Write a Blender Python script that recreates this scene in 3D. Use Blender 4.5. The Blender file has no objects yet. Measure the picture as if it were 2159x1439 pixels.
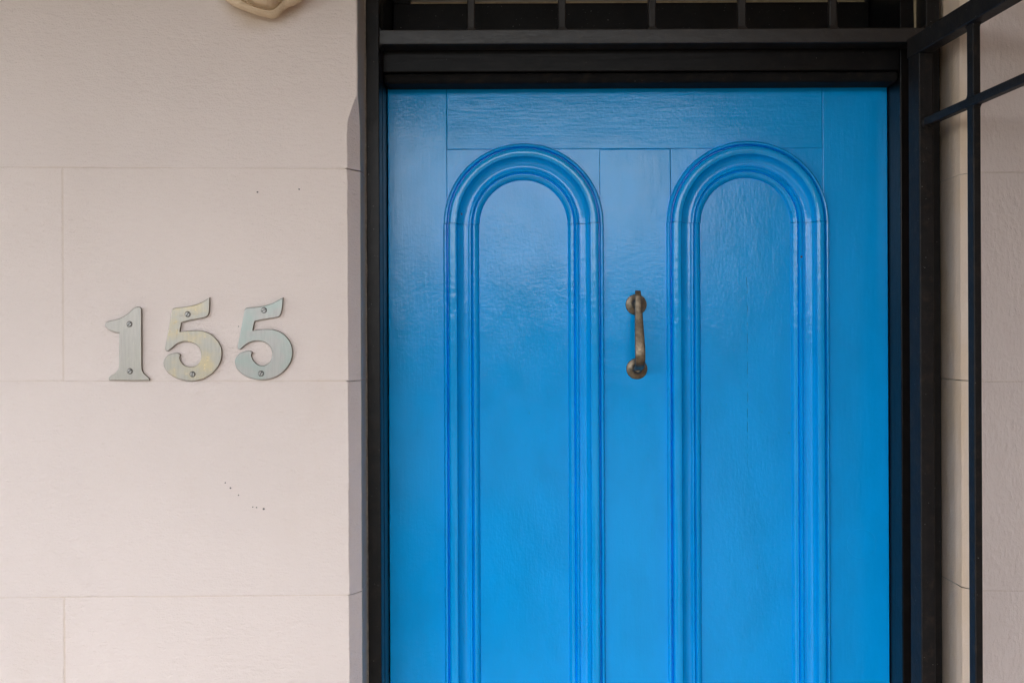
import bpy, bmesh, math, random
from mathutils import Vector, Matrix, noise

scene = bpy.context.scene
R = math.radians
random.seed(7)

# ------------------------------------------------------------------ camera
CAM_H = 1.60            # eye height above the porch floor
DIST = 1.50             # camera to the face of the wall
ROLL = R(-0.25)
FPX = 35.0 / 36.0 * 2159.0
HOR = 13.5              # horizon above the picture's middle (photo pixels)
cam_d = bpy.data.cameras.new('camera')
cam_d.lens = 35.0
cam_d.sensor_width = 36.0
cam_d.shift_y = -HOR / 2159.0
cam_d.clip_start = 0.02
cam_d.clip_end = 2000.0
cam = bpy.data.objects.new('camera', cam_d)
scene.collection.objects.link(cam)
cam.matrix_world = (Matrix.Translation((0, -DIST, CAM_H)) @ Matrix.Rotation(R(90), 4, 'X')
                    @ Matrix.Rotation(ROLL, 4, 'Z'))
scene.camera = cam

# ------------------------------------------------------------------ light
SUN_EL, SUN_AZ = R(68), R(140)         # azimuth measured from +Y towards +X
world = bpy.data.worlds.new('World')
scene.world = world
world.use_nodes = True
wn = world.node_tree
bg = wn.nodes['Background']
sky = wn.nodes.new('ShaderNodeTexSky')
sky.sky_type = 'NISHITA'
sky.sun_disc = False
sky.sun_elevation = SUN_EL
sky.sun_rotation = SUN_AZ
sky.air_density = 0.7
sky.dust_density = 2.6
# broken white cloud over the whole sky
tc = wn.nodes.new('ShaderNodeTexCoord')
cl = wn.nodes.new('ShaderNodeTexNoise')
cl.inputs['Scale'].default_value = 3.2
cl.inputs['Detail'].default_value = 6.0
cl.inputs['Roughness'].default_value = 0.55
cr = wn.nodes.new('ShaderNodeMapRange')
cr.inputs['From Min'].default_value = 0.32
cr.inputs['From Max'].default_value = 0.58
cm = wn.nodes.new('ShaderNodeMix')
cm.data_type = 'RGBA'
cm.inputs['B'].default_value = (7.6, 7.5, 7.5, 1)
wn.links.new(tc.outputs['Generated'], cl.inputs['Vector'])
wn.links.new(cl.outputs['Fac'], cr.inputs['Value'])
wn.links.new(cr.outputs['Result'], cm.inputs['Factor'])
wn.links.new(sky.outputs['Color'], cm.inputs['A'])
wn.links.new(cm.outputs['Result'], bg.inputs['Color'])
bg.inputs['Strength'].default_value = 0.15
sun_d = bpy.data.lights.new('sun', 'SUN')
sun_d.energy = 2.4
sun_d.angle = R(0.5)
sun_d.color = (1.0, 0.95, 0.87)
sun = bpy.data.objects.new('sun', sun_d)
scene.collection.objects.link(sun)
sdir = Vector((math.sin(SUN_AZ) * math.cos(SUN_EL), math.cos(SUN_AZ) * math.cos(SUN_EL), math.sin(SUN_EL)))
sun.rotation_euler = sdir.to_track_quat('Z', 'Y').to_euler()
sun.location = (1, -6, 8)
scene.view_settings.view_transform = 'Standard'
scene.view_settings.look = 'None'
scene.view_settings.gamma = 1.0
scene.view_settings.exposure = 2.22


# ------------------------------------------------------------------ helpers
def W(px, py, depth):
    """A photo pixel on the upright plane `depth` metres in front of the lens, as a world point."""
    u, v = px - 1079.5, py - 719.5 + HOR * 1.0
    c, s = math.cos(ROLL), math.sin(ROLL)
    u, v = u * c + v * s, -u * s + v * c      # undo the roll
    return Vector((u * depth / FPX, depth - DIST, CAM_H - v * depth / FPX))


def link(o, parent=None):
    scene.collection.objects.link(o)
    if parent is not None:
        o.parent = parent
    return o


def world_loc(o):
    p = Vector((0, 0, 0))
    while o is not None:
        p += o.location
        o = o.parent
    return p


def thing(name, label, cat, loc=(0, 0, 0), group=None):
    o = bpy.data.objects.new(name, None)
    o.empty_display_size = 0.05
    link(o)
    o.location = loc
    o['label'] = label
    o['category'] = cat
    if group:
        o['group'] = group
    return o


def finish(name, bm, mat, parent=None, smooth=None, origin=None):
    """bm is in world coordinates; the mesh is stored relative to its parent."""
    bmesh.ops.recalc_face_normals(bm, faces=bm.faces)
    me = bpy.data.meshes.new(name)
    if origin is None:
        if parent is not None:
            origin = world_loc(parent)
        else:
            vs = [v.co for v in bm.verts]
            origin = Vector((sum(v.x for v in vs) / len(vs), sum(v.y for v in vs) / len(vs), min(v.z for v in vs)))
    origin = Vector(origin)
    bmesh.ops.translate(bm, verts=bm.verts, vec=-origin)
    bm.to_mesh(me)
    bm.free()
    me.materials.append(mat)
    if smooth is not None:
        for p in me.polygons:
            p.use_smooth = True
        me.set_sharp_from_angle(angle=R(smooth))
    o = bpy.data.objects.new(name, me)
    link(o, parent)
    if parent is None:
        o.location = origin
    return o


def box(bm, x0, x1, y0, y1, z0, z1, bevel=0.0, seg=2):
    vs = [bm.verts.new((x, y, z)) for z in (z0, z1) for y in (y0, y1) for x in (x0, x1)]
    q = [(0, 1, 3, 2), (4, 6, 7, 5), (0, 4, 5, 1), (2, 3, 7, 6), (0, 2, 6, 4), (1, 5, 7, 3)]
    fs = [bm.faces.new([vs[i] for i in f]) for f in q]
    if bevel > 0:
        es = set()
        for f in fs:
            es.update(f.edges)
        bmesh.ops.bevel(bm, geom=list(es), offset=bevel, segments=seg, affect='EDGES', profile=0.5)
    return bm


def slab(name, mat, parent, x0, x1, y0, y1, z0, z1, bevel=0.0, seg=2, smooth=35):
    return finish(name, box(bmesh.new(), x0, x1, y0, y1, z0, z1, bevel, seg), mat, parent,
                  None)


def grid(bm, rows):
    vs = [[bm.verts.new(p) for p in r] for r in rows]
    for a, b in zip(vs[:-1], vs[1:]):
        for i in range(len(a) - 1):
            bm.faces.new((a[i], a[i + 1], b[i + 1], b[i]))
    return vs


def nz(x, y=0.0, z=0.0):
    return noise.noise(Vector((x, y, z)))


# ------------------------------------------------------------------ materials
class NT:
    def __init__(self, name):
        self.m = bpy.data.materials.new(name)
        self.m.use_nodes = True
        self.t = self.m.node_tree
        self.b = self.t.nodes['Principled BSDF']
        self.pos = self.new('ShaderNodeNewGeometry').outputs['Position']

    def new(self, typ, **kw):
        n = self.t.nodes.new(typ)
        for k, v in kw.items():
            setattr(n, k, v)
        return n

    def put(self, sock, v):
        if isinstance(v, bpy.types.NodeSocket):
            self.t.links.new(v, sock)
        elif isinstance(v, (tuple, list)) and len(v) == 3 and sock.type == 'RGBA':
            sock.default_value = (*v, 1)
        else:
            sock.default_value = v

    def math(self, op, a, b=0.0, c=None, clamp=False):
        n = self.new('ShaderNodeMath', operation=op, use_clamp=clamp)
        self.put(n.inputs[0], a)
        self.put(n.inputs[1], b)
        if c is not None:
            self.put(n.inputs[2], c)
        return n.outputs[0]

    def scaled(self, s, off=(0, 0, 0)):
        n = self.new('ShaderNodeMapping')
        self.put(n.inputs['Vector'], self.pos)
        n.inputs['Scale'].default_value = s
        n.inputs['Location'].default_value = off
        return n.outputs[0]

    def noise(self, scale, detail=3.0, rough=0.55, vec=None, dist=0.0):
        n = self.new('ShaderNodeTexNoise')
        self.put(n.inputs['Vector'], vec if vec is not None else self.pos)
        n.inputs['Scale'].default_value = scale
        n.inputs['Detail'].default_value = detail
        n.inputs['Roughness'].default_value = rough
        n.inputs['Distortion'].default_value = dist
        return n.outputs['Fac']

    def ramp(self, v, lo, hi, a=0.0, b=1.0):
        n = self.new('ShaderNodeMapRange')
        n.interpolation_type = 'SMOOTHSTEP'
        self.put(n.inputs['Value'], v)
        n.inputs['From Min'].default_value = lo
        n.inputs['From Max'].default_value = hi
        n.inputs['To Min'].default_value = a
        n.inputs['To Max'].default_value = b
        return n.outputs['Result']

    def mix(self, f, a, b):
        n = self.new('ShaderNodeMix', data_type='RGBA')
        self.put(n.inputs['Factor'], f)
        self.put(n.inputs['A'], a)
        self.put(n.inputs['B'], b)
        return n.outputs['Result']

    def near(self, p, r0, r1, jag=0.0, jscale=400.0):
        """1 close to the point p, falling to 0 between the radii r0 and r1."""
        n = self.new('ShaderNodeVectorMath', operation='DISTANCE')
        self.put(n.inputs[0], self.pos)
        n.inputs[1].default_value = p
        d = n.outputs['Value']
        if jag:
            d = self.math('ADD', d, self.math('MULTIPLY', self.math('SUBTRACT', self.noise(jscale, 2), 0.5), jag))
        return self.ramp(d, r0, r1, 1.0, 0.0)

    def bump(self, h, dist, strength=1.0, prev=None):
        n = self.new('ShaderNodeBump')
        n.inputs['Strength'].default_value = strength
        n.inputs['Distance'].default_value = dist
        self.put(n.inputs['Height'], h)
        if prev is not None:
            self.put(n.inputs['Normal'], prev)
        return n.outputs['Normal']

    def set(self, **kw):
        for k, v in kw.items():
            self.put(self.b.inputs[k.replace('_', ' ')], v)
        return self.m


def wall_paint(name, tint, ochre_amt, marks=()):
    t = NT(name)
    c = t.mix(t.ramp(t.noise(2.2, 4, 0.6), 0.35, 0.7), tint, tuple(v * 0.95 for v in tint))
    rnd = t.new('ShaderNodeObjectInfo').outputs['Random']      # each block took the paint a little differently
    c = t.mix(t.math('MULTIPLY', rnd, 0.10), c, (0.62, 0.56, 0.54))
    oc = t.ramp(t.noise(5.0, 5, 0.65, t.scaled((1.0, 1.0, 0.55))), 0.50, 0.80)
    c = t.mix(t.math('MULTIPLY', oc, ochre_amt), c, (0.55, 0.40, 0.24))
    # hairline ochre stains in the trowel marks
    tr = t.noise(150, 3, 0.6, t.scaled((0.45, 0.45, 1.3)))
    c = t.mix(t.math('MULTIPLY', t.ramp(tr, 0.62, 0.78), 0.16), c, (0.45, 0.33, 0.2))
    for kind, p, r in marks:
        if kind == 'speck':
            c = t.mix(t.math('MULTIPLY', t.near(p, r * 0.55, r, r * 1.4, 900), 0.9), c, (0.03, 0.03, 0.03))
        else:
            c = t.mix(t.math('MULTIPLY', t.near(p, r * 0.5, r, r * 0.4, 18), 0.55), c, (0.42, 0.29, 0.13))
    if marks:     # the narrow reveal beside the steel is a darker grey than the wall
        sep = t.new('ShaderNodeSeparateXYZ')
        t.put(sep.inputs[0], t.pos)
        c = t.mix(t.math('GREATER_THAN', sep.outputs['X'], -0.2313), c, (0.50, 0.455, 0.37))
    n = t.bump(t.noise(46, 4, 0.6), 0.0022, 0.5)
    n = t.bump(tr, 0.0016, 0.9, n)
    n = t.bump(t.noise(420, 2, 0.5), 0.0009, 0.9, n)
    return t.set(Base_Color=c, Roughness=0.62, Normal=n)


def gloss_paint(name, col, stretch, rough=0.30, bump=1.0, extra=None, spec=0.40):
    """oil paint brushed along one axis: streaks, a little stipple, small blemishes"""
    t = NT(name)
    streak = t.noise(260, 4, 0.62, t.scaled(stretch))
    broad = t.noise(16, 3, 0.55, t.scaled(tuple(0.35 + 0.65 * s for s in stretch)))
    stip = t.noise(230, 2, 0.55)
    c = t.mix(t.ramp(broad, 0.3, 0.75), col, tuple(v * 0.90 for v in col))
    sc = t.math('MULTIPLY', t.ramp(t.noise(120, 3, 0.65, t.scaled((1, 1, 0.7))), 0.70, 0.78), 0.4)      # scuffs
    c = t.mix(sc, c, (0.0, 0.16, 0.36))
    n = t.bump(broad, 0.0034, 0.3 * bump)
    n = t.bump(streak, 0.00034, 0.7 * bump, n)
    n = t.bump(stip, 0.00026, 0.7 * bump, n)
    r = t.ramp(t.noise(30, 3), 0.3, 0.7, rough * 0.85, rough * 1.25)
    if extra:
        c, n = extra(t, c, n)
    return t.set(Base_Color=c, Roughness=r, Normal=n, Specular_IOR_Level=spec)


def black_paint(name, base=0.013, rough=0.42, stretch=(1, 1, 0.12), dust=0.0, spec=0.5, relief=0.6):
    t = NT(name)
    streak = t.noise(240, 4, 0.6, t.scaled(stretch))
    lump = t.noise(38, 3, 0.6)
    c = t.mix(t.ramp(lump, 0.35, 0.75), (base, base, base * 1.08), (base * 1.7, base * 1.55, base * 1.5))
    sp = t.ramp(t.noise(330, 1, 0.4), 0.775, 0.81)
    c = t.mix(t.math('MULTIPLY', sp, 0.55), c, (0.32, 0.31, 0.29))
    if dust:
        c = t.mix(t.math('MULTIPLY', t.ramp(t.noise(70, 4, 0.7), 0.5, 0.72), dust), c, (0.11, 0.075, 0.045))
    n = t.bump(lump, 0.0018, 0.6 * relief)
    n = t.bump(streak, 0.0005, 0.8 * relief, n)
    return t.set(Base_Color=c, Roughness=rough, Normal=n, Specular_IOR_Level=spec)


WALL = (0.79, 0.70, 0.655)
_marks = [('speck', W(x, y, DIST), r) for x, y, r in (
    (475, 1017, 0.0013), (486, 1028, 0.0016), (503, 1043, 0.0014), (533, 1068, 0.0012), (541, 1069, 0.0013),
    (556, 1072, 0.0021), (543, 405, 0.0017), (631, 399, 0.0015), (2115, 1297, 0.0018), (503, 688, 0.001))]
_marks.append(('stain', W(556, -25, DIST), 0.078))
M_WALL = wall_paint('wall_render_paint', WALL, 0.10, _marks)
M_REVEAL = wall_paint('yellowed_wall_paint', (0.74, 0.655, 0.575), 0.55)
M_JOINT = wall_paint('joint_paint', (0.73, 0.63, 0.56), 0.45)
BLUE = (0.0, 0.40, 0.97)


def panel_extra(t, c, n):
    for x, y, z, r in ((1478, 1396, 1.6697, 0.0036), (1690, 541, 1.6705, 0.0021), (973, 451, 1.6705, 0.0021)):
        c = t.mix(t.near(W(x, y, z), r * 0.6, r, r * 1.1, 500), c, (0.16, 0.06, 0.02))
    # hairline split in the board of one panel
    sep = t.new('ShaderNodeSeparateXYZ')
    t.put(sep.inputs[0], t.pos)
    a, b = W(1573, 540, 1.679), W(1581, 1010, 1.679)
    wob = t.math('MULTIPLY', t.math('SUBTRACT', t.noise(38, 3, 0.6), 0.5), 0.006)
    dx = t.math('ABSOLUTE', t.math('SUBTRACT', t.math('ADD', sep.outputs['X'], wob), (a.x + b.x) / 2))
    ln = t.math('MULTIPLY', t.ramp(dx, 0.0002, 0.0006, 1.0, 0.0), t.ramp(sep.outputs['Z'], b.z, b.z + 0.08))
    ln = t.math('MULTIPLY', ln, t.ramp(sep.outputs['Z'], a.z - 0.03, a.z, 1.0, 0.0))
    ln = t.math('MULTIPLY', ln, t.ramp(t.noise(60, 2), 0.4, 0.6))
    c = t.mix(t.math('MULTIPLY', ln, 0.6), c, (0.0, 0.08, 0.22))
    n = t.bump(ln, -0.0005, 0.6, n)
    return c, n


def mould_extra(t, c, n):
    # thick paint: lumps and runs that break up the highlights, a little grime in places
    c, n = panel_extra(t, c, n)
    n = t.bump(t.noise(80, 2, 0.5), 0.0006, 0.5, n)
    return c, n


def stile_extra(t, c, n):
    # filled-in old lock hole: a faint ring in the paint
    p = W(1816, 1146, 1.667)
    v = t.new('ShaderNodeVectorMath', operation='DISTANCE')
    t.put(v.inputs[0], t.pos)
    v.inputs[1].default_value = p
    ring = t.math('ABSOLUTE', t.math('SUBTRACT', v.outputs['Value'], 0.0245))
    n = t.bump(t.ramp(ring, 0.0, 0.0013, 0.0, 1.0), 0.0004, 0.35, n)
    return c, n


M_DOORV = gloss_paint('blue_gloss_upright', BLUE, (1, 1, 0.07), 0.15, 1.0, stile_extra)
M_DOORH = gloss_paint('blue_gloss_level', BLUE, (0.07, 1, 1), 0.17, 1.1)
M_PANEL = gloss_paint('blue_gloss_panel', BLUE, (1, 1, 0.22), 0.14, 1.0, panel_extra)
M_MOULD = gloss_paint('blue_gloss_moulding', BLUE, (1, 1, 0.3), 0.11, 0.7, mould_extra, 0.5)
M_STEEL = black_paint('black_painted_steel', 0.009, 0.36, (1, 1, 0.6), 0.06, 0.22, 0.6)
M_STEELH = black_paint('black_painted_steel_level', 0.010, 0.36, (0.6, 1, 1), 0.12, 0.7, 0.6)
M_GATE = black_paint('weathered_black_gate_paint', 0.010, 0.5, (1, 1, 0.6), 0.14, 0.22, 0.8)
M_TIMB = black_paint('black_painted_timber', 0.005, 0.28, (1, 1, 0.06), 0.03, 0.22)
M_STOP = black_paint('dusty_black_timber', 0.007, 0.75, (0.06, 1, 1), 0.1, 0.12)
M_TIMBH = black_paint('black_painted_timber_level', 0.005, 0.32, (0.06, 1, 1), 0.04, 0.16, 0.35)


def simple(name, col, rough=0.6, metal=0.0, nscale=60, amount=0.2, bumpd=0.001):
    t = NT(name)
    f = t.noise(nscale, 4, 0.6)
    c = t.mix(t.ramp(f, 0.3, 0.75), col, tuple(v * (1 - amount) for v in col))
    return t.set(Base_Color=c, Roughness=rough, Metallic=metal, Normal=t.bump(f, bumpd, 0.6))


def numeral_metal(name, base, crust, amount, edge):
    t = NT(name)
    brush = t.noise(340, 3, 0.6, t.scaled((1, 1, 0.1)))
    c = t.mix(t.ramp(brush, 0.3, 0.75), base, tuple(v * 0.86 for v in base))
    big = t.noise(26, 4, 0.6)
    c = t.mix(t.math('MULTIPLY', t.ramp(big, 0.40, 0.72), edge), c, crust)
    fl = t.ramp(t.noise(170, 4, 0.7), 0.56, 0.68)
    c = t.mix(t.math('MULTIPLY', t.math('MULTIPLY', fl, t.ramp(big, 0.44, 0.60)), amount), c,
              tuple(min(1, v * 1.25) for v in crust))
    n = t.bump(brush, 0.0003, 0.5)
    n = t.bump(fl, 0.0005, 0.5 * amount, n)
    return t.set(Base_Color=c, Roughness=0.34, Metallic=0.55, Normal=n)


M_NUM = [numeral_metal('worn_nickel_plate', (0.44, 0.41, 0.372), (0.45, 0.425, 0.355), 0.35, 0.5),
         numeral_metal('flaking_brass_plate', (0.44, 0.415, 0.365), (0.55, 0.45, 0.26), 1.0, 0.75),
         numeral_metal('verdigris_plate', (0.41, 0.395, 0.37), (0.32, 0.385, 0.35), 0.25, 0.85)]
M_EDGE = simple('tarnish_and_edge_shade', (0.13, 0.12, 0.09), 0.6, 0.3, 200, 0.4)  # sides of the plates: tarnish, with their edge shadow painted into the colour
M_SCREW = simple('screw_steel', (0.42, 0.41, 0.39), 0.35, 0.8, 300, 0.3, 0.0003)
M_SLOT = simple('screw_slot_dirt', (0.03, 0.027, 0.024), 0.8)
M_BRASS = simple('tarnished_brass', (0.235, 0.19, 0.135), 0.36, 0.8, 170, 0.5, 0.0004)
M_PLASTER = wall_paint('ornament_paint', (0.68, 0.53, 0.35), 0.7)
M_SEAL = simple('tan_sealant', (0.42, 0.31, 0.19), 0.7, 0, 200, 0.5)
M_TAN = simple('tan_timber_edge', (0.40, 0.30, 0.17), 0.6, 0, 120, 0.3)
M_GREYSEAL = simple('grey_sealant', (0.40, 0.37, 0.31), 0.7, 0, 160, 0.4)

g = NT('window_glass')
M_GLASS = g.set(Base_Color=(0.9, 0.92, 0.92), Roughness=0.02, Transmission_Weight=1.0, IOR=1.5)

# ------------------------------------------------------------------ the place round the doorway (out of frame)
M_TILE = simple('porch_tile', (0.17, 0.13, 0.10), 0.55, 0, 30, 0.15)
M_CEIL = simple('ceiling_paint', (0.55, 0.50, 0.44), 0.6, 0, 20, 0.08)
M_BEAM = simple('dark_green_beam_paint', (0.05, 0.06, 0.05), 0.5, 0, 20, 0.2)
M_GARDEN = simple('garden_soil', (0.060, 0.055, 0.042), 0.9, 0, 8, 0.5, 0.02)
M_ASPH = simple('asphalt', (0.05, 0.05, 0.052), 0.85, 0, 40, 0.3, 0.004)
M_BRICK = simple('wing_wall_render', (0.32, 0.19, 0.12), 0.8, 0, 14, 0.2)
M_LEAF = simple('hedge_leaf', (0.05, 0.07, 0.03), 0.6, 0, 25, 0.5)


def structure(name, mat, *b):
    o = slab(name, mat, None, *b)
    o['kind'] = 'structure'
    return o


structure('ground', M_GARDEN, -400, 400, -800, -1.95, -0.55, -0.20)
structure('porch_floor', M_TILE, -4.3, 0.80, -1.95, 0.10, -0.35, 0.0, 0.004)
structure('footpath', M_ASPH, -60, 60, -6.4, -4.6, -0.40, -0.19)
structure('road', M_ASPH, -200, 200, -15.0, -6.6, -0.40, -0.194)


def hedge(y, x0, x1, h, d, label):
    bm = bmesh.new()
    rows = []
    n = int((x1 - x0) / 0.25)
    for i in range(n + 1):
        x = x0 + (x1 - x0) * i / n
        prof = [(-d / 2, -0.25), (-d / 2, h * 0.5), (-d / 2.3, h * 0.9), (0, h), (d / 2.3, h * 0.9), (d / 2, h * 0.5), (d / 2, -0.25)]
        r = []
        for k, (py, pz) in enumerate(prof):
            j = 0.16 * nz(x * 1.7, k * 1.3, y)
            r.append((x + 0.1 * nz(x, k, 3), y + py * (1 + j), pz * (1 + j) if pz > 0 else pz))
        rows.append(r)
    grid(bm, rows)
    o = finish('hedge', bm, M_LEAF, None, 60)
    o['label'] = label
    o['category'] = 'hedge'


hedge(-4.1, -4.2, 0.3, 0.75, 0.5, 'low clipped green hedge along the front garden beside the footpath')
hedge(-17.5, -60, 60, 2.8, 1.8, 'long tall green hedge on the far side of the road')

roof = thing('verandah_roof', 'cream verandah ceiling with a deep dark edge beam over the porch', 'roof', (-1.6, -1.0, 2.41))
slab('ceiling', M_CEIL, roof, -4.3, 1.1, -1.95, -0.002, 2.86, 2.95)
slab('edge_beam', M_BEAM, roof, -4.3, 1.1, -1.99, -1.89, 2.41, 2.858)
o = finish('wing_wall', box(bmesh.new(), 0.835, 1.10, -2.30, 0.0, -0.2, 2.855), M_BRICK, None)
o['label'] = 'projecting party wall at the side of the porch behind the open gate'
o['category'] = 'wall'

# ------------------------------------------------------------------ the front wall, block by block
XL, XR = -0.2307, 0.6860      # the two reveals of the doorway
CH = 0.0165                   # chamfer on the corners (its width; it runs twice as deep)
CD = 1.35
FXR = 0.6797                  # outer edge of the steel and timber frames on the gate side
wall = thing('front_wall', 'pinkish cream rendered wall scored into large blocks around the blue door', 'wall', (0, 0, 0))


def line(pa, pb):
    a, b = W(*pa, DIST), W(*pb, DIST)
    m = (b.z - a.z) / (b.x - a.x)
    return lambda x: a.z + m * (max(-0.9, min(0.9, x)) - a.x)


J = [line((0, 352), (735, 356)), line((0, 803), (735, 803)), line((0, 1259), (735, 1254))]
J = [lambda x, k=k: J0(x) + 0.3215 * k for k in (3, 2, 1) for J0 in (J[0],)] + J + \
    [lambda x, k=k: J2(x) - 0.3225 * k for k in (1, 2) for J2 in (J[2],)]
# J now runs from high to low; a course lies between neighbours
Z_STOP0, Z_STOP1 = W(745, 262, DIST).z, W(757, 202, DIST).z


def cham_left(z):
    if z <= Z_STOP0:
        return CH
    if z >= Z_STOP1:
        return 0.0016
    f = (z - Z_STOP0) / (Z_STOP1 - Z_STOP0)
    return CH + (0.0016 - CH) * (f ** 1.25)


def cham_right(z):
    return CH


G = 0.0005       # half a joint
DEEP = 0.0012


def zrows(za, zb):
    n = 15
    ts = [0.0, 0.0010 / (zb - za)] + [i / n for i in range(1, n)] + [1 - 0.0010 / (zb - za), 1.0]
    return ts


def corner_block(side, xfar, xr, za, zb, cham, seed):
    """front face, chamfer and reveal of a block at the doorway; side -1 is left of the door"""
    bm = bmesh.new()
    rows = []
    zz = zrows(za(xr), zb(xr))
    w = abs(xfar - xr)
    extra = [Z_STOP0, Z_STOP0 + 0.01, Z_STOP0 + 0.02, Z_STOP0 + 0.03, Z_STOP1]
    zsamples = [(t, za(xr) + G + (zb(xr) - za(xr) - 2 * G) * t) for t in zz]
    if side < 0:
        for e in extra:
            if za(xr) + 0.01 < e < zb(xr) - 0.01:
                zsamples.append(((e - za(xr)) / (zb(xr) - za(xr)), e))
        zsamples.sort()
    for t, zref in zsamples:
        end = t in (0.0, 1.0)
        c = cham(zref) + 0.0007 * nz(zref * 38, seed) + 0.0005 * nz(zref * 140, seed + 5)
        c = max(0.001, c)
        cols = [(xfar - side * G, DEEP), (xfar - side * (G + 0.0008), 0.0)]
        nx = max(2, int(w / 0.06))
        xe = xr + side * c
        for i in range(1, nx):
            cols.append((xfar + (xe - xfar) * i / nx, 0.0))
        cols.append((xe + side * 0.0006, 0.0))
        cols.append((xe - side * 0.0004, 0.0006))
        cd = c * CD
        cols.append((xr + side * 0.0004, cd - 0.0008))
        cols.append((xr, cd + 0.0006))
        for yy in (0.045, 0.07, 0.09, 0.114):
            cols.append((xr, yy))
        r = []
        for (x, y) in cols:
            z = za(x) + G + (zb(x) - za(x) - 2 * G) * t
            z += (0.0005 * nz(x * 45, zref * 3, seed) if end else 0)
            d = DEEP * max(0.0, 0.5 + 1.4 * nz(x * 7, t * 9, seed) + 0.3 * nz(x * 45, t * 9, seed)) if end else 0.0
            if y <= 0.0007 or y == DEEP:
                r.append((x, y + abs(d) if end else y + d, z))
            elif y <= c * CD:
                r.append((x + side * 0.7 * abs(d), y + 0.7 * abs(d), z))
            else:
                r.append((x + side * abs(d), y, z))
        rows.append(r)
    grid(bm, rows)
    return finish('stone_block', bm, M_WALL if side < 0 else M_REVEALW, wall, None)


def plain_block(x0, x1, za, zb, seed):
    bm = bmesh.new()
    rows = []
    nx = max(4, int((x1 - x0) / 0.03))
    for t in [0.0, 0.005, 0.995, 1.0]:
        end = t in (0.0, 1.0)
        r = []
        for s in [0.0, 0.003] + [i / nx for i in range(1, nx)] + [0.997, 1.0]:
            x = x0 + G + (x1 - x0 - 2 * G) * s
            z = za(x) + G + (zb(x) - za(x) - 2 * G) * t
            if end:
                z += 0.0005 * nz(x * 45, t * 3, seed)
            y = DEEP * max(0.0, 0.5 + 1.4 * nz(x * 7, t * 9, seed) + 0.3 * nz(x * 45, t * 9, seed)) if (end or s in (0.0, 1.0)) else 0.0
            r.append((x, max(0.0, y), z))
        rows.append(r)
    grid(bm, rows)
    return finish('stone_block', bm, M_WALL, wall, None)


# the paint yellows towards the reveal on the gate side: one material, yellowing by where the face stands
def reveal_mat():
    t = NT('wall_paint_yellowed_at_reveal')
    sep = t.new('ShaderNodeSeparateXYZ')
    t.put(sep.inputs[0], t.pos)
    rv = t.ramp(sep.outputs['X'], 0.690, 0.702, 1.0, 0.0)
    c0 = t.mix(t.ramp(t.noise(2.2, 4, 0.6), 0.35, 0.7), WALL, tuple(v * 0.94 for v in WALL))
    oc = t.ramp(t.noise(9.0, 4, 0.6, t.scaled((1, 1, 0.5))), 0.35, 0.75, 0.55, 1.0)
    c = t.mix(t.math('MULTIPLY', rv, oc), c0, (0.74, 0.56, 0.38))
    tr = t.noise(150, 3, 0.6, t.scaled((1.3, 1.3, 0.5)))
    n = t.bump(t.noise(46, 4, 0.6), 0.0030, 0.6)
    n = t.bump(tr, 0.0013, 0.9, n)
    n = t.bump(t.noise(520, 2, 0.5), 0.0005, 0.8, n)
    return t.set(Base_Color=c, Roughness=0.6, Normal=n)


M_REVEALW = reveal_mat()
XV1, XV2 = W(133, 580, DIST).x, W(1080 - 1490, 1000, DIST).x
for k in range(len(J) - 1):
    za, zb = J[k + 1], J[k]
    first = XV1 if k % 2 == 1 else XV2
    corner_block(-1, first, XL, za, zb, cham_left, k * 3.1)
    x = first
    n = 0
    while x > -2.3:
        plain_block(x - 0.65, x, za, zb, k * 7.7 + n)
        x -= 0.65
        n += 1
    corner_block(1, 0.834, XR, za, zb, cham_right, 50 + k * 2.3)


def joint_strip(pts, w, seed, mat=None, deep=1.0):
    """the painted-over mortar in a joint, nearly flush in places"""
    bm = bmesh.new()
    rows = [[], []]
    for i, (x, z, nx_, nz_) in enumerate(pts):
        y = deep * (0.0005 + 0.0011 * nz(x * 9, z * 9, seed) + 0.0003 * nz(x * 90, z * 90, seed))
        y = max(0.00015, min(0.0014, y))
        rows[0].append((x - nx_ * w, y, z - nz_ * w))
        rows[1].append((x + nx_ * w, y, z + nz_ * w))
    grid(bm, rows)
    return finish('mortar_joint', bm, mat or M_JOINT, wall, None)


for k in range(1, len(J) - 1):
    joint_strip([(x * 0.01, J[k](x * 0.01), 0, 1) for x in range(-230, -24)], 0.0022, k)
    joint_strip([(0.697 + x * 0.005, J[k](0.7), 0, 1) for x in range(0, 28)], 0.0022, k + 30)
for k in range(len(J) - 1):
    x = XV1 if k % 2 == 1 else XV2
    while x > -2.3:
        a, b = J[k + 1](x), J[k](x)
        joint_strip([(x, a + 0.003 + (b - a - 0.006) * i / 30, 1, 0) for i in range(31)], 0.0018, k * 3 + x, M_JOINT, 0.3)
        x -= 0.65

bm = bmesh.new()
box(bm, -4.3, XL - 0.026, 0.003, 0.36, -0.3, 3.6)
box(bm, XL - 0.026, XL - 0.0025, 0.046, 0.36, -0.3, 3.6)
box(bm, XR + 0.026, 1.10, 0.003, 0.36, -0.3, 3.6)
box(bm, XR + 0.0025, XR + 0.026, 0.046, 0.36, -0.3, 3.6)
box(bm, XL - 0.0025, XR + 0.0025, 0.003, 0.36, 2.72, 3.6)
finish('wall_core', bm, M_WALL, wall)
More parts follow.
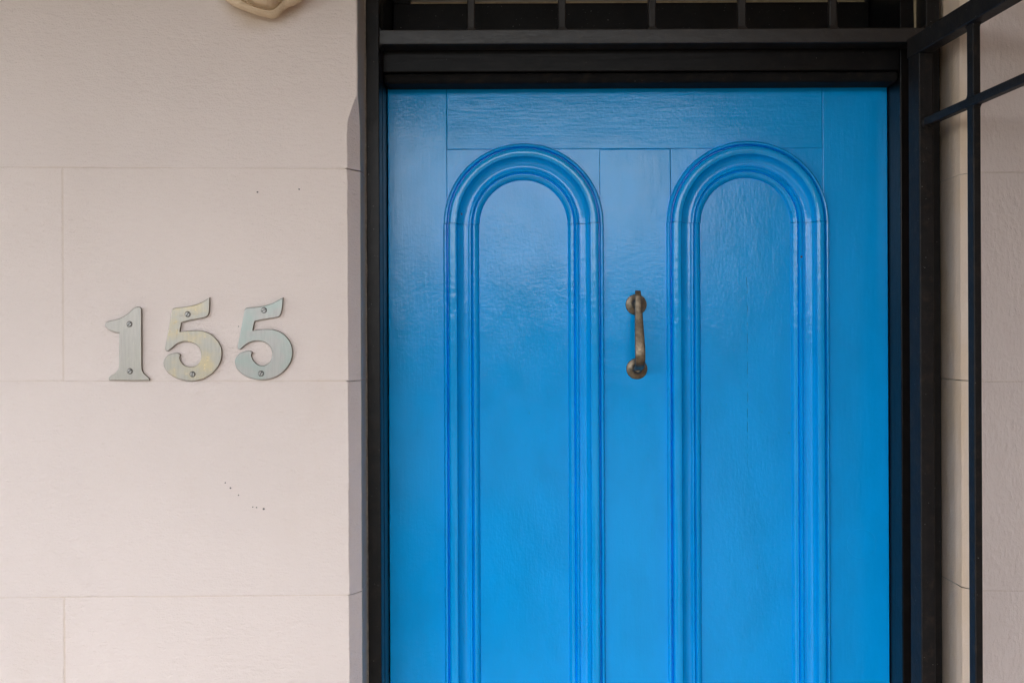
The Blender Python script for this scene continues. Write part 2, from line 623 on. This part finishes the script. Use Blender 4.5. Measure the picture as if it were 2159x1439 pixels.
# grey sealant where the render meets the steel on the left
bm = bmesh.new()
rows = [[], [], []]
for i in range(140):
    z = 0.9 + i * 0.0125
    w = 0.0022 + 0.0011 * nz(z * 22, 3) + 0.0006 * nz(z * 90, 8)
    rows[0].append((XL - 0.0003, 0.0735 - w * 1.2, z))
    rows[1].append((XL + w * 0.55, 0.0735 - w * 0.5, z))
    rows[2].append((XL + w * 0.75, 0.0765, z))
grid(bm, rows)
finish('sealant_bead', bm, M_GREYSEAL, wall, 60)

# ------------------------------------------------------------------ plaster ornament above the numbers
orn = thing('plaster_ornament', 'ochre stained plaster scroll ornament on the wall above the house numbers', 'ornament',
            W(556, 36, DIST))
low = [(462, -22), (472, -2), (488, 10), (508, 20), (532, 28), (556, 34), (574, 37), (587, 32), (597, 22), (609, 15), (625, 10), (640, 0), (652, -22)]
top = [(650, -60), (636, -100), (606, -132), (560, -146), (512, -134), (478, -104), (462, -60)]
outl = [W(x, y, DIST - 0.022) for x, y in low + top]


def smooth_loop(pts, n):
    out = []
    m = len(pts)
    for i in range(m):
        p0, p1, p2, p3 = (pts[(i + j - 1) % m] for j in range(4))
        for s in range(n):
            t = s / n
            out.append(0.5 * ((2 * p1) + (p2 - p0) * t + (2 * p0 - 5 * p1 + 4 * p2 - p3) * t * t + (3 * p1 - p0 - 3 * p2 + p3) * t ** 3))
    return out


loop = smooth_loop(outl, 6)
cen = W(560, -58, DIST - 0.022)
bm = bmesh.new()
rows = []
prof = [(0.86, 0.0), (0.88, 0.005), (0.94, 0.010), (0.985, 0.015), (1.0, 0.020), (0.985, 0.027), (0.955, 0.031), (0.925, 0.031), (0.90, 0.027), (0.885, 0.021), (0.865, 0.022),
        (0.845, 0.030), (0.82, 0.037), (0.79, 0.039), (0.765, 0.036), (0.745, 0.029), (0.73, 0.027), (0.71, 0.033), (0.68, 0.042), (0.63, 0.047), (0.58, 0.046), (0.555, 0.040), (0.54, 0.033),
        (0.52, 0.035), (0.47, 0.047), (0.38, 0.053), (0.3, 0.051), (0.26, 0.042), (0.2, 0.048), (0.1, 0.056), (0.02, 0.057)]
for f, h in prof:
    f = max(0.02 + 0.05 * f, 1 - 1.15 * (1 - f) ** 0.85)
    r = []
    for i, p in enumerate(loop + loop[:1]):
        a = 2 * math.pi * i / len(loop)
        d = p - cen
        ff = f * (1 + 0.30 * (1 - f) * math.sin(a * 2 + 1.2 + 4 * f) + 0.018 * nz(p.x * 50, f * 7, 1))
        k = f ** 2.5
        d = d * k + d.normalized() * 0.062 * (1 - k)
        q = cen + d * ff
        hh = h * (1 + 0.13 * math.sin(2 * a + 7 * f) + 0.10 * nz(q.x * 60, q.z * 60, 2))
        r.append((q.x + 0.02 * (1 - f) * 0.2, 0.0005 - hh, q.z))
    rows.append(r)
grid(bm, rows)
bmesh.ops.remove_doubles(bm, verts=bm.verts, dist=0.0001)
finish('scroll', bm, M_PLASTER, orn, 55)

# ------------------------------------------------------------------ house numbers
ONE = [(490, 289), (507, 298), (514, 325), (515, 500), (516, 700), (517, 845), (530, 885), (560, 915), (583, 938), (586, 957, 1), (400, 957), (222, 955, 1),
       (217, 938), (235, 915), (275, 892), (300, 860), (312, 815), (313, 700), (314, 540), (306, 527), (270, 518), (225, 500), (193, 474), (184, 452), (196, 430), (225, 416),
       (275, 407), (335, 385), (390, 350), (440, 306), (465, 291)]
FIVE_A = [(1135, 203, 1), (1133, 300), (1126, 350), (1106, 376), (1070, 388), (980, 406), (880, 429, 1), (862, 516, 1), (930, 507), (1000, 502),
          (1075, 509), (1140, 535), (1200, 590), (1237, 655), (1244, 735), (1222, 810), (1170, 880), (1100, 930), (1020, 957), (940, 961), (855, 944),
          (785, 908), (735, 858), (716, 803), (728, 757), (765, 722), (815, 708), (852, 710), (870, 726, 1), (861, 752), (872, 785), (902, 817), (945, 832), (990, 831),
          (1030, 808), (1055, 765), (1058, 710), (1040, 660), (1000, 624), (945, 605), (890, 605), (835, 626), (790, 664), (757, 688), (737, 683), (731, 662), (740, 610), (765, 480),
          (790, 340), (797, 312), (815, 300), (880, 293), (960, 281), (1030, 262), (1090, 232)]
FIVE_B = [(1802, 204, 1), (1797, 280), (1786, 340), (1768, 372), (1735, 384), (1640, 400), (1545, 418, 1), (1525, 503, 1), (1590, 494), (1660, 491),
          (1735, 500), (1800, 532), (1855, 590), (1884, 660), (1886, 735), (1862, 805), (1810, 872), (1740, 922), (1660, 947), (1580, 949), (1500, 933),
          (1430, 897), (1382, 845), (1366, 790), (1378, 745), (1412, 710), (1460, 691), (1500, 688), (1523, 700, 1), (1514, 732), (1528, 770), (1560, 805), (1600, 822), (1642, 818),
          (1682, 790), (1704, 742), (1702, 690), (1680, 642), (1640, 612), (1585, 597), (1530, 600), (1480, 620), (1435, 655), (1412, 673), (1393, 668), (1390, 645), (1402, 590), (1430, 450),
          (1452, 330), (1462, 304), (1480, 297), (1550, 291), (1630, 279), (1700, 258), (1755, 230)]


def trace(pts, n=5):
    """corner points (third value) stay sharp, the rest is a smooth curve"""
    P = [Vector((p[0], p[1])) for p in pts]
    K = [len(p) > 2 for p in pts]
    m = len(P)
    out = []
    for i in range(m):
        p1, p2 = P[i], P[(i + 1) % m]
        p0 = p1 if K[i] else P[i - 1]
        p3 = p2 if K[(i + 1) % m] else P[(i + 2) % m]
        for s in range(n):
            t = s / n
            out.append(0.5 * ((2 * p1) + (p2 - p0) * t + (2 * p0 - 5 * p1 + 4 * p2 - p3) * t * t + (3 * p1 - p0 - 3 * p2 + p3) * t ** 3))
    return out


def numeral(pts, screws, mat, name, label):
    pix = [(180 + p.x / 4.318, 580 + p.y / 4.318) for p in trace(pts)]
    pw = [W(x, y, DIST - 0.003) for x, y in pix]
    base = Vector((sum(p.x for p in pw) / len(pw), 0.0, min(p.z for p in pw)))
    root = thing(name, label, 'house number', base, 'brass house numbers on the wall')
    cu = bpy.data.curves.new('outline', 'CURVE')
    cu.dimensions = '2D'
    cu.fill_mode = 'BOTH'
    sp = cu.splines.new('POLY')
    sp.points.add(len(pw) - 1)
    for q, p in zip(sp.points, pw):
        q.co = (p.x - base.x, p.z - base.z, 0, 1)
    sp.use_cyclic_u = True
    cu.extrude = 0.0012
    cu.bevel_depth = 0.0012
    cu.bevel_resolution = 2
    cu.offset = -0.0010
    tmp = bpy.data.objects.new('tmp', cu)
    scene.collection.objects.link(tmp)
    dg = bpy.context.evaluated_depsgraph_get()
    me = bpy.data.meshes.new_from_object(tmp.evaluated_get(dg))
    bpy.data.objects.remove(tmp)
    me.transform(Matrix.Rotation(R(90), 4, 'X'))
    me.transform(Matrix.Translation((0, -0.0031, 0)))
    me.name = 'plate'
    me.materials.clear()
    me.materials.append(mat)
    for p in me.polygons:
        p.use_smooth = True
    me.materials.append(M_EDGE)
    for p in me.polygons:
        if abs(p.normal.y) < 0.45:
            p.material_index = 1
    me.set_sharp_from_angle(angle=R(40))
    link(bpy.data.objects.new('plate', me), root)
    for cx, cy, ang in screws:
        c = W(180 + cx / 4.318, 580 + cy / 4.318, DIST - 0.005)
        bm = bmesh.new()
        rr, n = 0.0039, 14
        for sgn in (1, -1):          # two half discs with the slot between them
            ring = []
            for i in range(n + 1):
                a = R(ang) + (0 if sgn > 0 else math.pi) + math.asin(0.2) + (math.pi - 2 * math.asin(0.2)) * i / n
                ring.append((math.cos(a), math.sin(a)))
            lay = []
            for f, y in ((1.0, -0.0053), (0.96, -0.0064), (0.72, -0.0072)):
                lay.append([bm.verts.new((c.x + rr * f * a, y, c.z + rr * f * b)) for a, b in ring])
            for la, lb in zip(lay[:-1], lay[1:]):
                for i in range(n):
                    bm.faces.new((la[i], la[i + 1], lb[i + 1], lb[i]))
                bm.faces.new((la[0], lb[0], lb[n], la[n]))
            bm.faces.new(lay[-1])
        s = finish('screw', bm, M_SCREW, root, 40)
        bm = bmesh.new()
        bmesh.ops.create_circle(bm, cap_ends=True, radius=rr * 1.14, segments=20,
                                matrix=Matrix.Translation((c.x, -0.00565, c.z)) @ Matrix.Rotation(R(90), 4, 'X'))
        finish('slot', bm, M_SLOT, s, None, world_loc(root))


numeral(ONE, [(403, 444, 40), (407, 872, 38)], M_NUM[0], 'house_number_one', 'grey metal numeral 1 screwed to the cream wall')
numeral(FIVE_A, [(933, 355, 58), (977, 900, 80)], M_NUM[1], 'house_number_five',
        'metal numeral 5 with flaking yellow brass patches, beside the numeral 1')
numeral(FIVE_B, [(1627, 318, 28), (1600, 894, 62)], M_NUM[2], 'house_number_five',
        'metal numeral 5 with green verdigris edges, the numeral closest to the door')

# ------------------------------------------------------------------ timber door frame
DZ = 1.667                   # camera to the face of the door
DY = DZ - DIST
DXL, DXR = -0.2065, 0.630    # door leaf
DTOP = W(1340, 188.5, DZ).z
FY = 0.115                   # face of the timber frame
fr = thing('door_frame', 'black painted timber door frame around the blue door', 'door frame', (0.212, FY, 0))
slab('jamb', M_TIMB, fr, XL + 0.0005, DXL - 0.0015, FY, 0.34, 0.0, 2.70, 0.0015)
slab('jamb', M_TIMB, fr, DXR + 0.0015, FXR - 0.0225, FY, 0.34, 0.0, 2.70, 0.0015)
zh1, zh2 = W(1340, 150, 1.615).z, W(1340, 175, 1.635).z
slab('head_board', M_TIMBH, fr, DXL - 0.0010, DXR + 0.0010, FY, 0.145, zh1, CAM_H + 0.484, 0.0015)
slab('head_stop', M_STOP, fr, DXL - 0.0012, DXR + 0.0012, FY + 0.003, DY - 0.002, zh2 - 0.0035, zh1 - 0.0006, 0.0065, 5)
slab('head_board', M_TIMBH, fr, DXL - 0.0010, DXR + 0.0010, 0.1455, 0.30, DTOP + 0.004, CAM_H + 0.484, 0.002)
slab('fill_strip', M_TIMB, fr, FXR - 0.0215, XR - 0.0005, FY + 0.004, 0.34, 0.0, 2.70, 0.001)
bm = bmesh.new()
rows = [[], []]
for i in range(60):
    z = CAM_H + 0.490 + i * 0.01
    rows[0].append((FXR - 0.0262 + 0.0007 * nz(z * 25, 2), FY - 0.0012, z))
    rows[1].append((FXR - 0.0225 + 0.0003 * nz(z * 40, 4), FY - 0.0022, z))
grid(bm, rows)
finish('paint_edge', bm, M_TAN, fr)
slab('threshold', M_TIMBH, fr, DXL - 0.001, DXR + 0.001, 0.09, 0.34, 0.0, 0.012, 0.002)

# ------------------------------------------------------------------ fanlight over the door
FZ = 1.75
fl = thing('fanlight_window', 'black timber fanlight window above the blue door behind the bars', 'window',
           (0.212, FZ - DIST, CAM_H + 0.486))
zt = W(1300, 6, FZ).z
slab('sash_rail', M_TIMBH, fl, DXL - 0.0005, DXR + 0.0005, FZ - DIST, FZ - DIST + 0.04, CAM_H + 0.45, zt, 0.002)
xs0, xs1 = W(864, 6, FZ).x, W(1826, 6, FZ).x
slab('sash_stile', M_TIMB, fl, DXL - 0.0005, xs0, FZ - DIST + 0.001, FZ - DIST + 0.04, zt - 0.0, 2.70, 0.002)
slab('sash_stile', M_TIMB, fl, xs1, DXR + 0.0005, FZ - DIST + 0.001, FZ - DIST + 0.04, zt - 0.0, 2.70, 0.002)
slab('glazing_bead', M_TAN, fl, xs0 + 0.001, xs1 - 0.001, FZ - DIST + 0.004, FZ - DIST + 0.017, zt + 0.0003, zt + 0.0042, 0.001)
slab('glass_pane', M_GLASS, fl, xs0 + 0.0005, xs1 - 0.0005, FZ - DIST + 0.019, FZ - DIST + 0.023, zt + 0.0003, 2.70)
# the dark hall behind the door
bm = bmesh.new()
box(bm, -1.0, 1.4, 0.37, 4.0, -0.3, 3.2)
o = finish('hallway', bm, M_CEIL, None)
o['kind'] = 'structure'

# ------------------------------------------------------------------ the door
door = thing('front_door', 'bright blue painted panelled front door with two tall arched panels', 'door', (0.212, DY, 0.014))


def dpx(px, py=600):
    return W(px, py, DZ)


SL, SR = dpx(943.5).x, dpx(1735.5).x          # inner edges of the stiles
ML, MR = dpx(1265).x, dpx(1415).x             # the muntin between the panels
ZT = dpx(1340, 314).z                         # underside of the top rail
H = 0.00022
BACK = DY + 0.042
BV = 0.0006

def board(name, mat, x0, x1, z0, z1, y, seed, jl=1, jr=1, jb=1, jt=1):
    """a door member whose long edges waver a little where paint has filled or cracked the joint"""
    bm = bmesh.new()
    n = max(2, int((x1 - x0) / 0.02))
    m = max(2, int((z1 - z0) / 0.02))

    def jit(v, s):
        return 0.00030 * nz(v * 42, s, seed) + 0.00016 * nz(v * 160, s, seed)
    ring = []
    for i in range(n):
        x = x0 + (x1 - x0) * i / n
        ring.append((x, z0 + jb * jit(x, 1), 0, 1))
    for i in range(m):
        z = z0 + (z1 - z0) * i / m
        ring.append((x1 + jr * jit(z, 2), z, -1, 0))
    for i in range(n):
        x = x1 - (x1 - x0) * i / n
        ring.append((x, z1 + jt * jit(x, 3), 0, -1))
    for i in range(m):
        z = z1 - (z1 - z0) * i / m
        ring.append((x0 + jl * jit(z, 4), z, 1, 0))
    lay = []
    for d_, yy in ((0.0, BACK), (0.0, y + 0.0007), (0.0006, y + 0.0002), (0.0014, y)):
        r = []
        for k, (x, z, ax, az) in enumerate(ring):
            cx = min(max(x, x0 + d_), x1 - d_) if d_ else x
            cz = min(max(z, z0 + d_), z1 - d_) if d_ else z
            r.append(bm.verts.new((cx, yy, cz)))
        lay.append(r)
    L = len(ring)
    for a, b in zip(lay[:-1], lay[1:]):
        for k in range(L):
            bm.faces.new((a[k], a[(k + 1) % L], b[(k + 1) % L], b[k]))
    bm.faces.new(lay[-1])
    bmesh.ops.remove_doubles(bm, verts=bm.verts, dist=0.000001)
    return finish(name, bm, mat, door)


board('stile', M_DOORV, DXL, SL - H, 0.014, DTOP + 0.003, DY, 1)
board('stile', M_DOORV, SR + H, DXR, 0.014, DTOP + 0.003, DY + 0.0003, 2)
board('top_rail', M_DOORH, SL + H, SR - H, ZT + H, DTOP + 0.003, DY - 0.0003, 3)
board('muntin', M_DOORV, ML + H, MR - H, 0.2205, ZT - H, DY + 0.0002, 4)
board('bottom_rail', M_DOORH, SL + H, SR - H, 0.014, 0.22, DY, 5)

# moulding: (distance in from the outer edge, height proud of the door face), millimetres
PROF = [(0, -3), (0, 0.6), (0.5, 2.6), (1.6, 4.4), (3.2, 5.2), (5.0, 5.0), (6.4, 3.8), (7.1, 1.6), (7.6, 0.2), (8.2, 0.2), (8.6, 3.0), (9.6, 7.6), (11.2, 9.4),
        (13.2, 10.0), (17.0, 10.0), (21.5, 9.9), (22.8, 9.4), (23.5, 8.2), (23.7, 4.4), (24.6, 2.0), (26.4, -0.6), (29.5, -3.2), (33.5, -4.9), (38, -5.3),
        (41.2, -4.8), (42.4, -3.4), (43.8, -2.5), (45.4, -2.4), (46.6, -3.4), (47.3, -6.2), (48.2, -7.2), (48.9, -6.6), (50.6, -4.6), (53.2, -4.6), (56.2, -6.2),
        (58.6, -8.6), (59.8, -11.0), (60.2, -13.5)]


def arch_panel(cx_px, spring_px, r_px, xa, xb, seed):
    c = W(cx_px, spring_px, DZ)
    ro = r_px * DZ / FPX
    z_bot = 0.245
    pan = slab('panel', M_PANEL, door, c.x - ro + 0.010, c.x + ro - 0.010, DY + 0.0145, BACK - 0.002, 0.2208, ZT - 0.004)
    # spandrels left and right of the arch
    for s, xe in ((-1, xa), (1, xb)):
        rc = ro - 0.008
        pts = [(xe - s * H, ZT - H)]
        dz = ZT - H - c.z
        a_top = math.asin(min(1.0, dz / rc)) if dz < rc else math.pi / 2
        dx = abs(xe - s * H - c.x)
        a_bot = math.acos(dx / rc) if dx < rc else 0.0
        arc = []
        for i in range(25):
            a = a_top + (a_bot - a_top) * i / 24
            arc.append((c.x + s * rc * math.cos(a), c.z + rc * math.sin(a)))
        if a_bot == 0.0:
            arc.append((xe - s * H, c.z))
        pts += arc
        bm = bmesh.new()
        f = bm.faces.new([bm.verts.new((x, DY + 0.0005, z)) for x, z in pts])
        ex = bmesh.ops.extrude_face_region(bm, geom=[f])
        bmesh.ops.translate(bm, verts=[v for v in ex['geom'] if isinstance(v, bmesh.types.BMVert)], vec=(0, 0.0065, 0))
        finish('spandrel', bm, M_DOORV, door)
    # bent head of the moulding
    bm = bmesh.new()
    rows = []
    n = 56
    for i in range(n + 1):
        a = math.pi * i / n
        wob = 0.0003 * nz(a * 6, seed)
        r = []
        for u, h in PROF:
            rad = ro - u * 0.001 + wob
            r.append((c.x + rad * math.cos(a), DY - h * 0.00132, c.z + 0.0004 + rad * math.sin(a)))
        rows.append(r)
    grid(bm, rows)
    finish('moulding_arch', bm, M_MOULD, pan, 38, world_loc(pan) if False else world_loc(door))
    # straight legs, a hair out of line with the arch
    for s in (-1, 1):
        bm = bmesh.new()
        rows = []
        off = 0.0009 if s < 0 else 0.0004
        for i in range(41):
            z = c.z - 0.0004 - (c.z - z_bot) * i / 40
            r = []
            for u, h in PROF:
                wob = 0.0003 * nz(z * 14, seed + s, u * 0.02)
                mit = (ro - u * 0.001) - ro if i == 40 else 0.0
                r.append((c.x + s * (ro + off - u * 0.001 + wob), DY - h * 0.00132 + 0.0002, z - mit))
            rows.append(r)
        grid(bm, rows)
        finish('moulding_leg', bm, M_MOULD, pan, 38, world_loc(door))
    bm = bmesh.new()
    rows = []
    for s in (-1, 1):
        rows.append([(c.x + s * (ro - u * 0.001), DY - h * 0.00132, z_bot + u * 0.001 - 0.0003) for u, h in PROF])
    grid(bm, rows)
    finish('moulding_foot', bm, M_MOULD, pan, 38, world_loc(door))
    return pan


p1 = arch_panel(1104.0, 471.5, 168.5, SL, ML, 1.0)
p2 = arch_panel(1576.0, 468.5, 170.5, MR, SR, 9.0)

# ------------------------------------------------------------------ door pull
c1, c2 = W(1341, 642, DZ), W(1342.5, 777, DZ)
pull = thing('door_pull', 'tarnished brass pull handle with two round plates between the arched panels', 'door handle',
             (c1.x, DY, c2.z - 0.018))


def lathe(c, prof, n=32):
    bm = bmesh.new()
    rows = []
    for i in range(n + 1):
        a = 2 * math.pi * i / n
        rows.append([(c.x + r * math.cos(a), DY - y, c.z + r * math.sin(a)) for r, y in prof])
    grid(bm, rows)
    bmesh.ops.remove_doubles(bm, verts=bm.verts, dist=0.00002)
    return bm


ROS = [(0.0176, -0.001), (0.0176, 0.0012), (0.0170, 0.0022), (0.0155, 0.0026), (0.011, 0.0034), (0.0075, 0.0050), (0.0058, 0.0085), (0.0050, 0.013), (0.0, 0.013)]
finish('round_plate', lathe(c1, ROS), M_BRASS, pull, 40)
finish('round_plate', lathe(c2, ROS), M_BRASS, pull, 40)
path = [  # height (photo row), distance out from the door, half width, half thickness (mm)
    (613.5, 26.0, 4.0, 1.6), (616, 27.6, 4.2, 2.0), (626, 29.0, 4.5, 2.3), (640, 30.5, 5.0, 2.4), (655, 32.5, 5.4, 2.4), (675, 36.0, 5.9, 2.4),
    (695, 40.0, 6.4, 2.4), (715, 44.0, 6.9, 2.4), (732, 47.0, 7.2, 2.4), (745, 48.4, 7.3, 2.5), (757, 47.6, 7.2, 2.6), (766, 44.0, 7.0, 2.7), (772, 38.0, 6.7, 2.8),
    (775, 30.0, 6.3, 2.9), (776.5, 20.0, 6.0, 3.0), (777, 9.0, 6.0, 3.0)]
bm = bmesh.new()
pp = []
for py, o_, hw, ht in path:
    z = W(1341, py, DZ - o_ * 0.001).z
    pp.append((Vector((c1.x + (c2.x - c1.x) * (py - 642) / 135.0, DY - o_ * 0.001, z)), hw * 0.00115, ht * 0.001))
rows = []
for i, (p, hw, ht) in enumerate(pp):
    a = pp[max(0, i - 1)][0]
    b = pp[min(len(pp) - 1, i + 1)][0]
    t = (b - a).normalized()
    side = Vector((1, 0, 0))
    nrm = t.cross(side).normalized()
    r = []
    for k in range(17):
        th = 2 * math.pi * k / 16
        ca, sa = math.cos(th), math.sin(th)
        ex = math.copysign(abs(ca) ** 0.35, ca)
        ey = math.copysign(abs(sa) ** 0.6, sa)
        r.append(p + side * hw * ex + nrm * ht * ey)
    rows.append(r)
vs = grid(bm, rows)
bm.faces.new(vs[0][:-1])
bm.faces.new(vs[-1][:-1])
bmesh.ops.remove_doubles(bm, verts=bm.verts, dist=0.00002)
finish('grip', bm, M_BRASS, pull, 50)
bm = bmesh.new()
zc = c1.z
n = 14
rows = []
for y, r_ in ((0.012, 0.0042), (0.020, 0.0040), (0.029, 0.0044)):
    rows.append([(c1.x + 0.0004 + r_ * math.cos(2 * math.pi * k / n), DY - y, zc + r_ * math.sin(2 * math.pi * k / n)) for k in range(n + 1)])
grid(bm, rows)
finish('post', bm, M_BRASS, pull, 50)

# ------------------------------------------------------------------ fixed steel frame with barred top light
SY = 0.075
sf = thing('security_grille', 'black steel security frame fixed round the doorway with upright bars above the door', 'grille',
           (0.212, SY, 0.0))
zr0, zr1 = W(1300, 91.3, DIST + SY).z, W(1300, 60.5, DIST + SY).z
SXL, SXR = -0.2085, FXR - 0.0225
slab('stile', M_STEEL, sf, XL + 0.0008, SXL, SY, SY + 0.0385, 0.0, 2.70, 0.0018, 3)
slab('stile', M_STEEL, sf, SXR, FXR - 0.0008, SY, SY + 0.0385, 0.0, 2.70, 0.0018, 3)
slab('rail', M_STEELH, sf, SXL - 0.0005, SXR + 0.0005, SY + 0.0006, SY + 0.0380, zr0, zr1, 0.0018, 3)
slab('rail', M_STEELH, sf, SXL - 0.0005, SXR + 0.0005, SY + 0.0006, SY + 0.0380, 2.676, 2.698, 0.0018, 3)


def flared_bar(bm, x, y, z0, z1, hw, hd):
    prof = [(2.3, 0.0), (1.75, 0.0012), (1.3, 0.0035), (1.05, 0.0065), (1.0, 0.009)]
    rows = []
    for f, dz in prof + [(1.0, z1 - z0)]:
        z = z0 + dz
        e = 0.0016
        a, b = hw * f, hd * min(f, 1.35)
        ring = [(-a + e, -b), (a - e, -b), (a, -b + e), (a, b - e), (a - e, b), (-a + e, b), (-a, b - e), (-a, -b + e)]
        ring.append(ring[0])
        rows.append([(x + p, y + q, z) for p, q in ring])
    grid(bm, rows)
    bmesh.ops.remove_doubles(bm, verts=bm.verts, dist=0.00002)
    return bm


for px in (993, 1185, 1375.5, 1565.5, 1758):
    x = W(px, 30, DIST + SY + 0.012).x
    finish('bar', flared_bar(bmesh.new(), x, SY + 0.019, zr1 - 0.0005, 2.6765, 0.0061, 0.0065), M_STEELH, sf, 35)


def weld(x, z, sx, sz):
    """a fillet of weld in an inside corner"""
    bm = bmesh.new()
    rows = []
    for y in (SY + 0.003, SY + 0.034):
        r = [(x, y, z)]
        for i in range(6):
            a = math.pi / 2 * i / 5
            r.append((x + sx * 0.0075 * (1 - math.sin(a)), y, z + sz * 0.0075 * (1 - math.cos(a))))
        r.append((x, y, z))
        rows.append(r)
    vs = grid(bm, rows)
    for v in vs:
        bm.faces.new(v[:-1])
    bmesh.ops.remove_doubles(bm, verts=bm.verts, dist=0.00001)
    finish('weld', bm, M_STEEL, sf, 50)


weld(SXL - 0.0002, zr1 - 0.0002, 1, 1)
weld(SXL - 0.0002, zr0 + 0.0002, 1, -1)
weld(SXR + 0.0002, zr1 - 0.0002, -1, 1)

# ------------------------------------------------------------------ the gate, swung open towards the street
hx, hy = 0.6392, 0.0530
gate = thing('security_gate', 'black steel barred security gate swung open beside the blue door', 'gate', (hx, hy, 0.03))
GA = R(4.1)
gate.rotation_euler = (0, 0, GA)     # a little past square
ZG1 = CAM_H + 0.4640
ZG0 = 0.05
ZM = CAM_H + 0.3250


def gpart(name, mat, x0, x1, d0, d1, z0, z1, bevel=0.0018):
    """a bar of the gate; d runs from the hinge towards the street"""
    return slab(name, mat, gate, hx + x0, hx + x1, hy - d1, hy - d0, z0, z1, bevel, 3)


gpart('stile', M_GATE, -0.0113, 0.0113, -0.0180, 0.0180, ZG0, ZG1 - 0.0312)
gpart('top_rail', M_GATE, -0.0114, 0.0114, -0.0225, 0.835, ZG1 - 0.031, ZG1)
gpart('stile', M_GATE, -0.0113, 0.0113, 0.799, 0.835, ZG0, ZG1 - 0.0312)
gpart('bottom_rail', M_GATE, -0.0112, 0.0112, 0.0182, 0.7988, ZG0, ZG0 + 0.031)
gpart('middle_rail', M_GATE, -0.0060, 0.0060, 0.0176, 0.7988, ZM - 0.0063, ZM + 0.0063, 0.0016)
gpart('middle_rail', M_GATE, -0.0060, 0.0060, 0.0176, 0.7988, 0.86, 0.8725, 0.0016)
d = 0.1545
while d < 0.75:
    for za, zb in ((ZG0 + 0.0312, 0.8595), (0.873, ZM - 0.0062), (ZM + 0.0062, ZG1 - 0.0310)):
        gpart('bar', M_GATE, -0.0056, 0.0056, d - 0.0085, d + 0.0085, za, zb, 0.0016)
    for zz, sz in ((ZM + 0.0060, 1), (ZM - 0.0060, -1), (ZG1 - 0.0312, -1)):
        for sd in (-1, 1):
            bm = bmesh.new()
            rows = []
            for x in (-0.005, 0.005):
                r = []
                for i in range(6):
                    a = math.pi / 2 * i / 5
                    r.append((hx + x, hy - (d + sd * (0.0083 + 0.0065 * (1 - math.sin(a)))), zz + sz * 0.0065 * (1 - math.cos(a))))
                r.append((hx + x, hy - (d + sd * 0.0083), zz))
                r.append(r[0])
                rows.append(r)
            vs = grid(bm, rows)
            for v in vs:
                bm.faces.new(v[:-1])
            bmesh.ops.remove_doubles(bm, verts=bm.verts, dist=0.00001)
            finish('weld', bm, M_GATE, gate, 50)
    d += 0.166
# a lump of weld where the middle rail meets the hinge stile
bm = bmesh.new()
bmesh.ops.create_icosphere(bm, subdivisions=3, radius=1.0)
for v in bm.verts:
    k = 1 + 0.25 * nz(v.co.x * 2, v.co.y * 2, v.co.z * 2)
    v.co = Vector((hx + v.co.x * 0.0082 * k, hy - 0.0185 + v.co.y * 0.006 * k, ZM + v.co.z * 0.0095 * k))
finish('weld', bm, M_GATE, gate, 60)

# ------------------------------------------------------------------ render settings
scene.render.engine = 'CYCLES'
scene.cycles.use_denoising = True
scene.cycles.max_bounces = 10
scene.cycles.diffuse_bounces = 6
